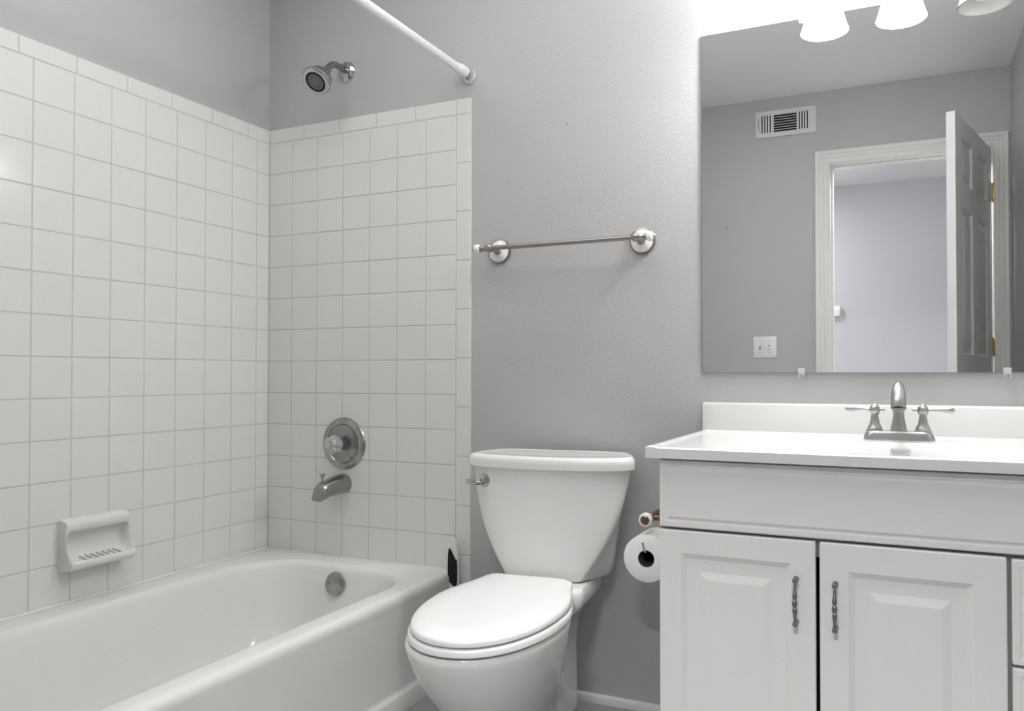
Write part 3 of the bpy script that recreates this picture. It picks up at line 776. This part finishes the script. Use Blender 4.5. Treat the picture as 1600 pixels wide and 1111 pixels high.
for s in (-1, 1):
    hx = FX + s * 0.0515
    bm = B(); lathe(bm, [(0.0195, 0.020), (0.0190, 0.0225), (0.0160, 0.0240), (0.0168, 0.0265), (0.0128, 0.034), (0.0100, 0.043), (0.0086, 0.052), (0.0084, 0.0565), (0.0094, 0.058)], (hx, FY, FZ), (0, 0, 1), 30)
    kids.append(obj('handle_base', bm, 'nickel'))
    bm = B(); lathe(bm, [(0.0055, 0.057), (0.0098, 0.060), (0.0122, 0.066), (0.0122, 0.071), (0.0100, 0.077), (0.0060, 0.081), (0.0022, 0.0835), (0.0004, 0.0845)], (hx, FY, FZ), (0, 0, 1), 30)
    q = spline([(0.008, 0.070, 0.0034), (0.018, 0.0705, 0.0032), (0.030, 0.0708, 0.0034), (0.040, 0.0708, 0.0048), (0.050, 0.0705, 0.0066), (0.058, 0.070, 0.0068), (0.0635, 0.070, 0.0046), (0.0660, 0.070, 0.0006)], 4)
    tube(bm, [(hx + s * d, FY, FZ + z) for d, z, r in q], [r for d, z, r in q], 16)
    tube(bm, [(hx - s * d, FY, FZ + 0.070) for d in (0.008, 0.016, 0.0175, 0.0215, 0.023)], [0.0026, 0.0026, 0.0042, 0.0040, 0.001], 14)
    kids.append(obj('lever_handle', bm, 'nickel'))
adopt(fa, *kids)

# ================================================================== MIRROR AND CLIPS
MX0, MX1, MZ0, MZ1 = 1.5425, XR - 0.012, 0.9400, 1.8590
mi_ = thing('mirror', 'large frameless wall mirror above the vanity top', 'mirror', (2.03, 0, MZ0))
bm = B(); box(bm, (MX0, -0.005, MZ0), (MX1, -0.0005, MZ1)); a = obj('backing', bm, 'mirror_edge', smooth=False, label='dark glass edge')
bm = B(); box(bm, (MX0 + 0.002, -0.0065, MZ0 + 0.0008), (MX1 - .001, -0.005, MZ1 - 0.0015)); b_ = obj('glass', bm, 'mirror', smooth=False)
adopt(mi_, a, b_)
def clip(x, z, s, label):
    o = thing('mirror_clip', label, 'clip', (x, 0, z), 'mirror clips')
    bm = B(); box(bm, (-0.0085, -0.0115, -0.002 if s > 0 else -0.012), (0.0085, -0.0068, 0.012 if s > 0 else 0.002), 0.0016, 2)
    box(bm, (-0.0085, -0.0115, -0.014 if s > 0 else 0.0015), (0.0085, 0.0, -0.0015 if s > 0 else 0.014), 0.0016, 2)
    obj('tab', bm, 'clear', o)
    bm = B(); lathe(bm, [(0.0038, 0), (0.0035, 0.0015), (0.001, 0.002)], (0, -0.0113, -0.0078 * s), (0, -1, 0), 14)
    obj('screw', bm, 'nickel', o)
clip(1.8017, 0.9400, 1, 'clear mirror clip on the bottom mirror edge left of the faucet')
clip(2.2610, 0.9400, 1, 'clear mirror clip on the bottom mirror edge right of the faucet')
clip(1.8080, 1.8590, -1, 'clear mirror clip on the top mirror edge beside the first lamp shade')

# ================================================================== VANITY LIGHT
vl = thing('vanity_light', 'three-shade vanity light with white bell glass shades above the mirror', 'wall light', (2.042, 0, 2.03))
bm = B(); loft(bm, [[(x, -y, z) for x, z in [(p.x, p.y) for p in rrect(2.042 - w, 2.042 + w, 2.03 - h, 2.03 + h, 0.02, 0)]] for w, h, y in [(0.27, 0.045, 0.0005), (0.27, 0.045, 0.012), (0.262, 0.037, 0.020), (0.25, 0.025, 0.024)]])
kids = [obj('backplate', bm, 'nickel')]
YL = -0.18; ZR = 1.886
bell = [(0.0630, 0.0), (0.0620, 0.002), (0.0595, 0.008), (0.0560, 0.020), (0.0515, 0.036), (0.0470, 0.052), (0.0425, 0.066), (0.037, 0.078), (0.029, 0.086), (0.022, 0.088)]
for i, x in enumerate((1.8480, 2.0418, 2.2365)):
    lit = i < 2
    bm = B()
    pr = [(r, h) for r, h in bell]; ins = [(r - 0.003, h + 0.0005) for r, h in reversed(bell)]
    lathe(bm, pr + ins, (x, YL, ZR), (0, 0, 1), 48, cap0=False, cap1=False)
    kids.append(obj('lamp_shade', bm, 'shade_lit' if lit else 'shade_off', angle=60, label='glowing white glass shade' if lit else 'unlit white glass shade'))
    bm = B(); lathe(bm, [(0.0235, 0.086), (0.0250, 0.088), (0.0250, 0.112), (0.020, 0.118), (0.010, 0.122)], (x, YL, ZR), (0, 0, 1), 28)
    kids.append(obj('socket', bm, 'nickel'))
    bm = B(); tube(bm, spline([(x, -0.020, 2.03), (x, -0.07, 2.05), (x, -0.13, 2.055), (x, -0.17, 2.035), (x, YL, 2.005)], 5), 0.0065, 14)
    kids.append(obj('arm', bm, 'nickel'))
    bm = B(); lathe(bm, [(0.013, 0.086), (0.014, 0.072), (0.020, 0.055), (0.0275, 0.038), (0.0275, 0.028), (0.020, 0.016), (0.006, 0.0105), (0.001, 0.010)], (x, YL, ZR), (0, 0, 1), 24)
    kids.append(obj('bulb', bm, 'bulb' if lit else 'shade_off', label='lit bulb' if lit else 'unlit bulb'))
adopt(vl, *kids)

# ================================================================== TOILET PAPER
PX, PY, PZ = 1.470, -0.2826, 0.490
hp = thing('toilet_paper_holder', 'antique brass and porcelain paper holder on the vanity side', 'paper holder', (1.50, -0.22, 0.583))
HZ_ = 0.583; HX = 1.468
bm = B()
tube(bm, [(HX, y, HZ_) for y in (-0.262, -0.255, -0.250, -0.243, -0.236, -0.230, -0.222, -0.15, -0.14)], [0.0085, 0.012, 0.0085, 0.0125, 0.0125, 0.0085, 0.008, 0.008, 0.008], 20)
for y in (-0.24, -0.155):
    tube(bm, [(HX, y, HZ_), (1.52, y, HZ_), (1.553, y, HZ_), (1.560, y, HZ_), (VX0, y, HZ_)], [0.007, 0.007, 0.009, 0.018, 0.019], 20)
kids = [obj('post', bm, 'brass_old')]
bm = B(); lathe(bm, [(0.009, -0.004), (0.0145, 0.002), (0.0175, 0.010), (0.0165, 0.018), (0.0118, 0.0215)], (HX - .001, -0.262, HZ_), (0, -1, 0), 28)
kids.append(obj('finial', bm, 'porcelain', label='white porcelain finial'))
bm = B(); lathe(bm, [(0.0115, 0.019), (0.0115, 0.0215), (0.008, 0.0245), (0.002, 0.025)], (HX - .001, -0.262, HZ_), (0, -1, 0), 24)
kids.append(obj('finial_tip', bm, 'brass_old'))
bm = B(); tube(bm, spline([(HX, -0.160, HZ_), (PX, -0.160, 0.555), (PX, -0.162, PZ + 0.02), (PX, -0.178, PZ + 0.0155), (PX, -0.22, PZ + 0.0155), (PX - .001, -0.277, PZ + 0.0155), (PX - .003, -0.288, PZ + 0.022), (PX - 0.007, -0.2905, PZ + 0.040)], 5), 0.0032, 10)
kids.append(obj('wire_arm', bm, 'chrome', label='bright wire arm with upturned tip'))
adopt(hp, *kids)
tp = thing('toilet_paper', 'white toilet paper roll hanging beside the vanity', 'toilet paper', (PX, PY + 0.055, PZ))
bm = B(); lathe(bm, [(0.0205, 0.0), (0.0545, 0.0), (0.0570, 0.0015), (0.0572, 0.108), (0.0555, 0.11), (0.0205, 0.11), (0.0205, 0.0)], (PX, PY, PZ), (0, 1, 0), 64, cap0=False, cap1=False)
a = obj('paper', bm, 'paper')
bm = B(); lathe(bm, [(0.0205, 0.0005), (0.0195, 0.0005), (0.0195, 0.1095), (0.0205, 0.1095)], (PX, PY, PZ), (0, 1, 0), 40, cap0=False, cap1=False)
lathe(bm, [(0.0195, 0.0), (0.001, 0.0)], (PX, PY + 0.1085, PZ), (0, 1, 0), 24)
b_ = obj('core', bm, 'card', label='brown cardboard core')
adopt(tp, a, b_)

# ================================================================== THINGS ON THE FRONT WALL (seen in the mirror)
vn = thing('air_vent', 'white rectangular air vent high on the wall opposite the mirror', 'vent', (1.4725, YF, 2.3105))
x0, x1, z0, z1 = 1.3137, 1.6312, 2.2385, 2.3825
bm = B()
hz0, hz1 = 2.2635, 2.3600
holes = []
def strip(xa, xb, za, zb): box(bm, (xa, YF + 0.003, za), (xb, YF + 0.008, zb))
strip(x0, x1, z0, hz0); strip(x0, x1, hz1, z1)
vs_l = [(1.3455, 1.3515), (1.3600, 1.3660), (1.3745, 1.3805), (1.3890, 1.3950)]
vs_r = [(1.5425, 1.5485), (1.5560, 1.5620), (1.5695, 1.5755), (1.5835, 1.5895)]
cur = x0
for a0, a1 in vs_l + [(1.4102, 1.5318)] + vs_r:
    strip(cur, a0, hz0, hz1); cur = a1
strip(cur, x1, hz0, hz1)
fr_ = obj('frame', bm, 'vent', smooth=False)
bm = B(); box(bm, (x0 + .006, YF + 0.0002, z0 + .006), (x1 - .006, YF + 0.003, z1 - .006)); bk = obj('backing', bm, 'dark', smooth=False)  # black sheet painted in for the dark hollow behind the slots
kids = [fr_, bk]
for k in range(7):
    z = hz0 + 0.0135 + k * 0.0138
    bm = B(); p = [(YF + 0.0032, z - 0.001), (YF + 0.0078, z - 0.0045), (YF + 0.0085, z - 0.0035), (YF + 0.0036, z + 0.0012)]
    loft(bm, [[(x, y, zz) for y, zz in p] for x in (1.4102, 1.5318)]); kids.append(obj('slat', bm, 'vent', smooth=False))
bm = B(); box(bm, (1.3300, YF + .008, 2.285), (1.3320, YF + .013, 2.345), .0005, 1); kids.append(obj('lever', bm, 'pewter'))
for x in (1.3230, 1.6215):
    bm = B(); lathe(bm, [(0.0035, 0), (0.003, 0.0012), (0.001, 0.0015)], (x, YF + .008, 2.3105), (0, 1, 0), 12); kids.append(obj('screw', bm, 'nickel'))
adopt(vn, *kids)

sp = thing('switch_plate', 'white double light switch plate on the wall left of the door frame', 'light switch', (1.358, YF, 1.087))
bm = B(); box(bm, (1.2966, YF, 1.0285), (1.4200, YF + 0.0055, 1.1450), 0.0022, 2); kids = [obj('plate', bm, 'white_plastic')]
for x, up in ((1.3330, 1), (1.3820, -1)):
    bm = B(); box(bm, (x - 0.0052, YF + 0.0056, 1.0745), (x + 0.0052, YF + 0.0062, 1.0990)); kids.append(obj('slot', bm, 'cabinet_dark', smooth=False))
    bm = B(); loft(bm, [[(x - w, YF + y, 1.0868 + z0_), (x + w, YF + y, 1.0868 + z0_), (x + w, YF + y, 1.0868 + z1_), (x - w, YF + y, 1.0868 + z1_)] for w, y, z0_, z1_ in ([(0.0048, 0.004, -0.006, 0.006), (0.0036, 0.017, 0.003, 0.011)] if up > 0 else [(0.0048, 0.004, -0.006, 0.006), (0.0036, 0.017, -0.011, -0.003)])])
    kids.append(obj('toggle', bm, 'white_plastic', smooth=False))
    for z in (1.0565, 1.1170):
        bm = B(); lathe(bm, [(0.0034, 0), (0.003, 0.001), (0.0008, 0.0013)], (x, YF + .0055, z), (0, 1, 0), 12); kids.append(obj('screw', bm, 'nickel'))
adopt(sp, *kids)

th_ = thing('thermostat', 'small white wall thermostat seen through the doorway in the mirror', 'thermostat', (1.549, HY, 1.437))
bm = B(); box(bm, (1.489, HY, 1.394), (1.609, HY + 0.006, 1.482), 0.002, 2); box(bm, (1.492, HY + .006, 1.398), (1.606, HY + 0.030, 1.479), 0.005, 3)
kids = [obj('case', bm, 'white_plastic')]
for x in (1.560, 1.590):
    bm = B(); lathe(bm, [(0.005, 0), (0.0045, 0.002), (0.001, 0.0025)], (x, HY + 0.030, 1.437), (0, 1, 0), 14); kids.append(obj('button', bm, 'label', label='grey button'))
adopt(th_, *kids)
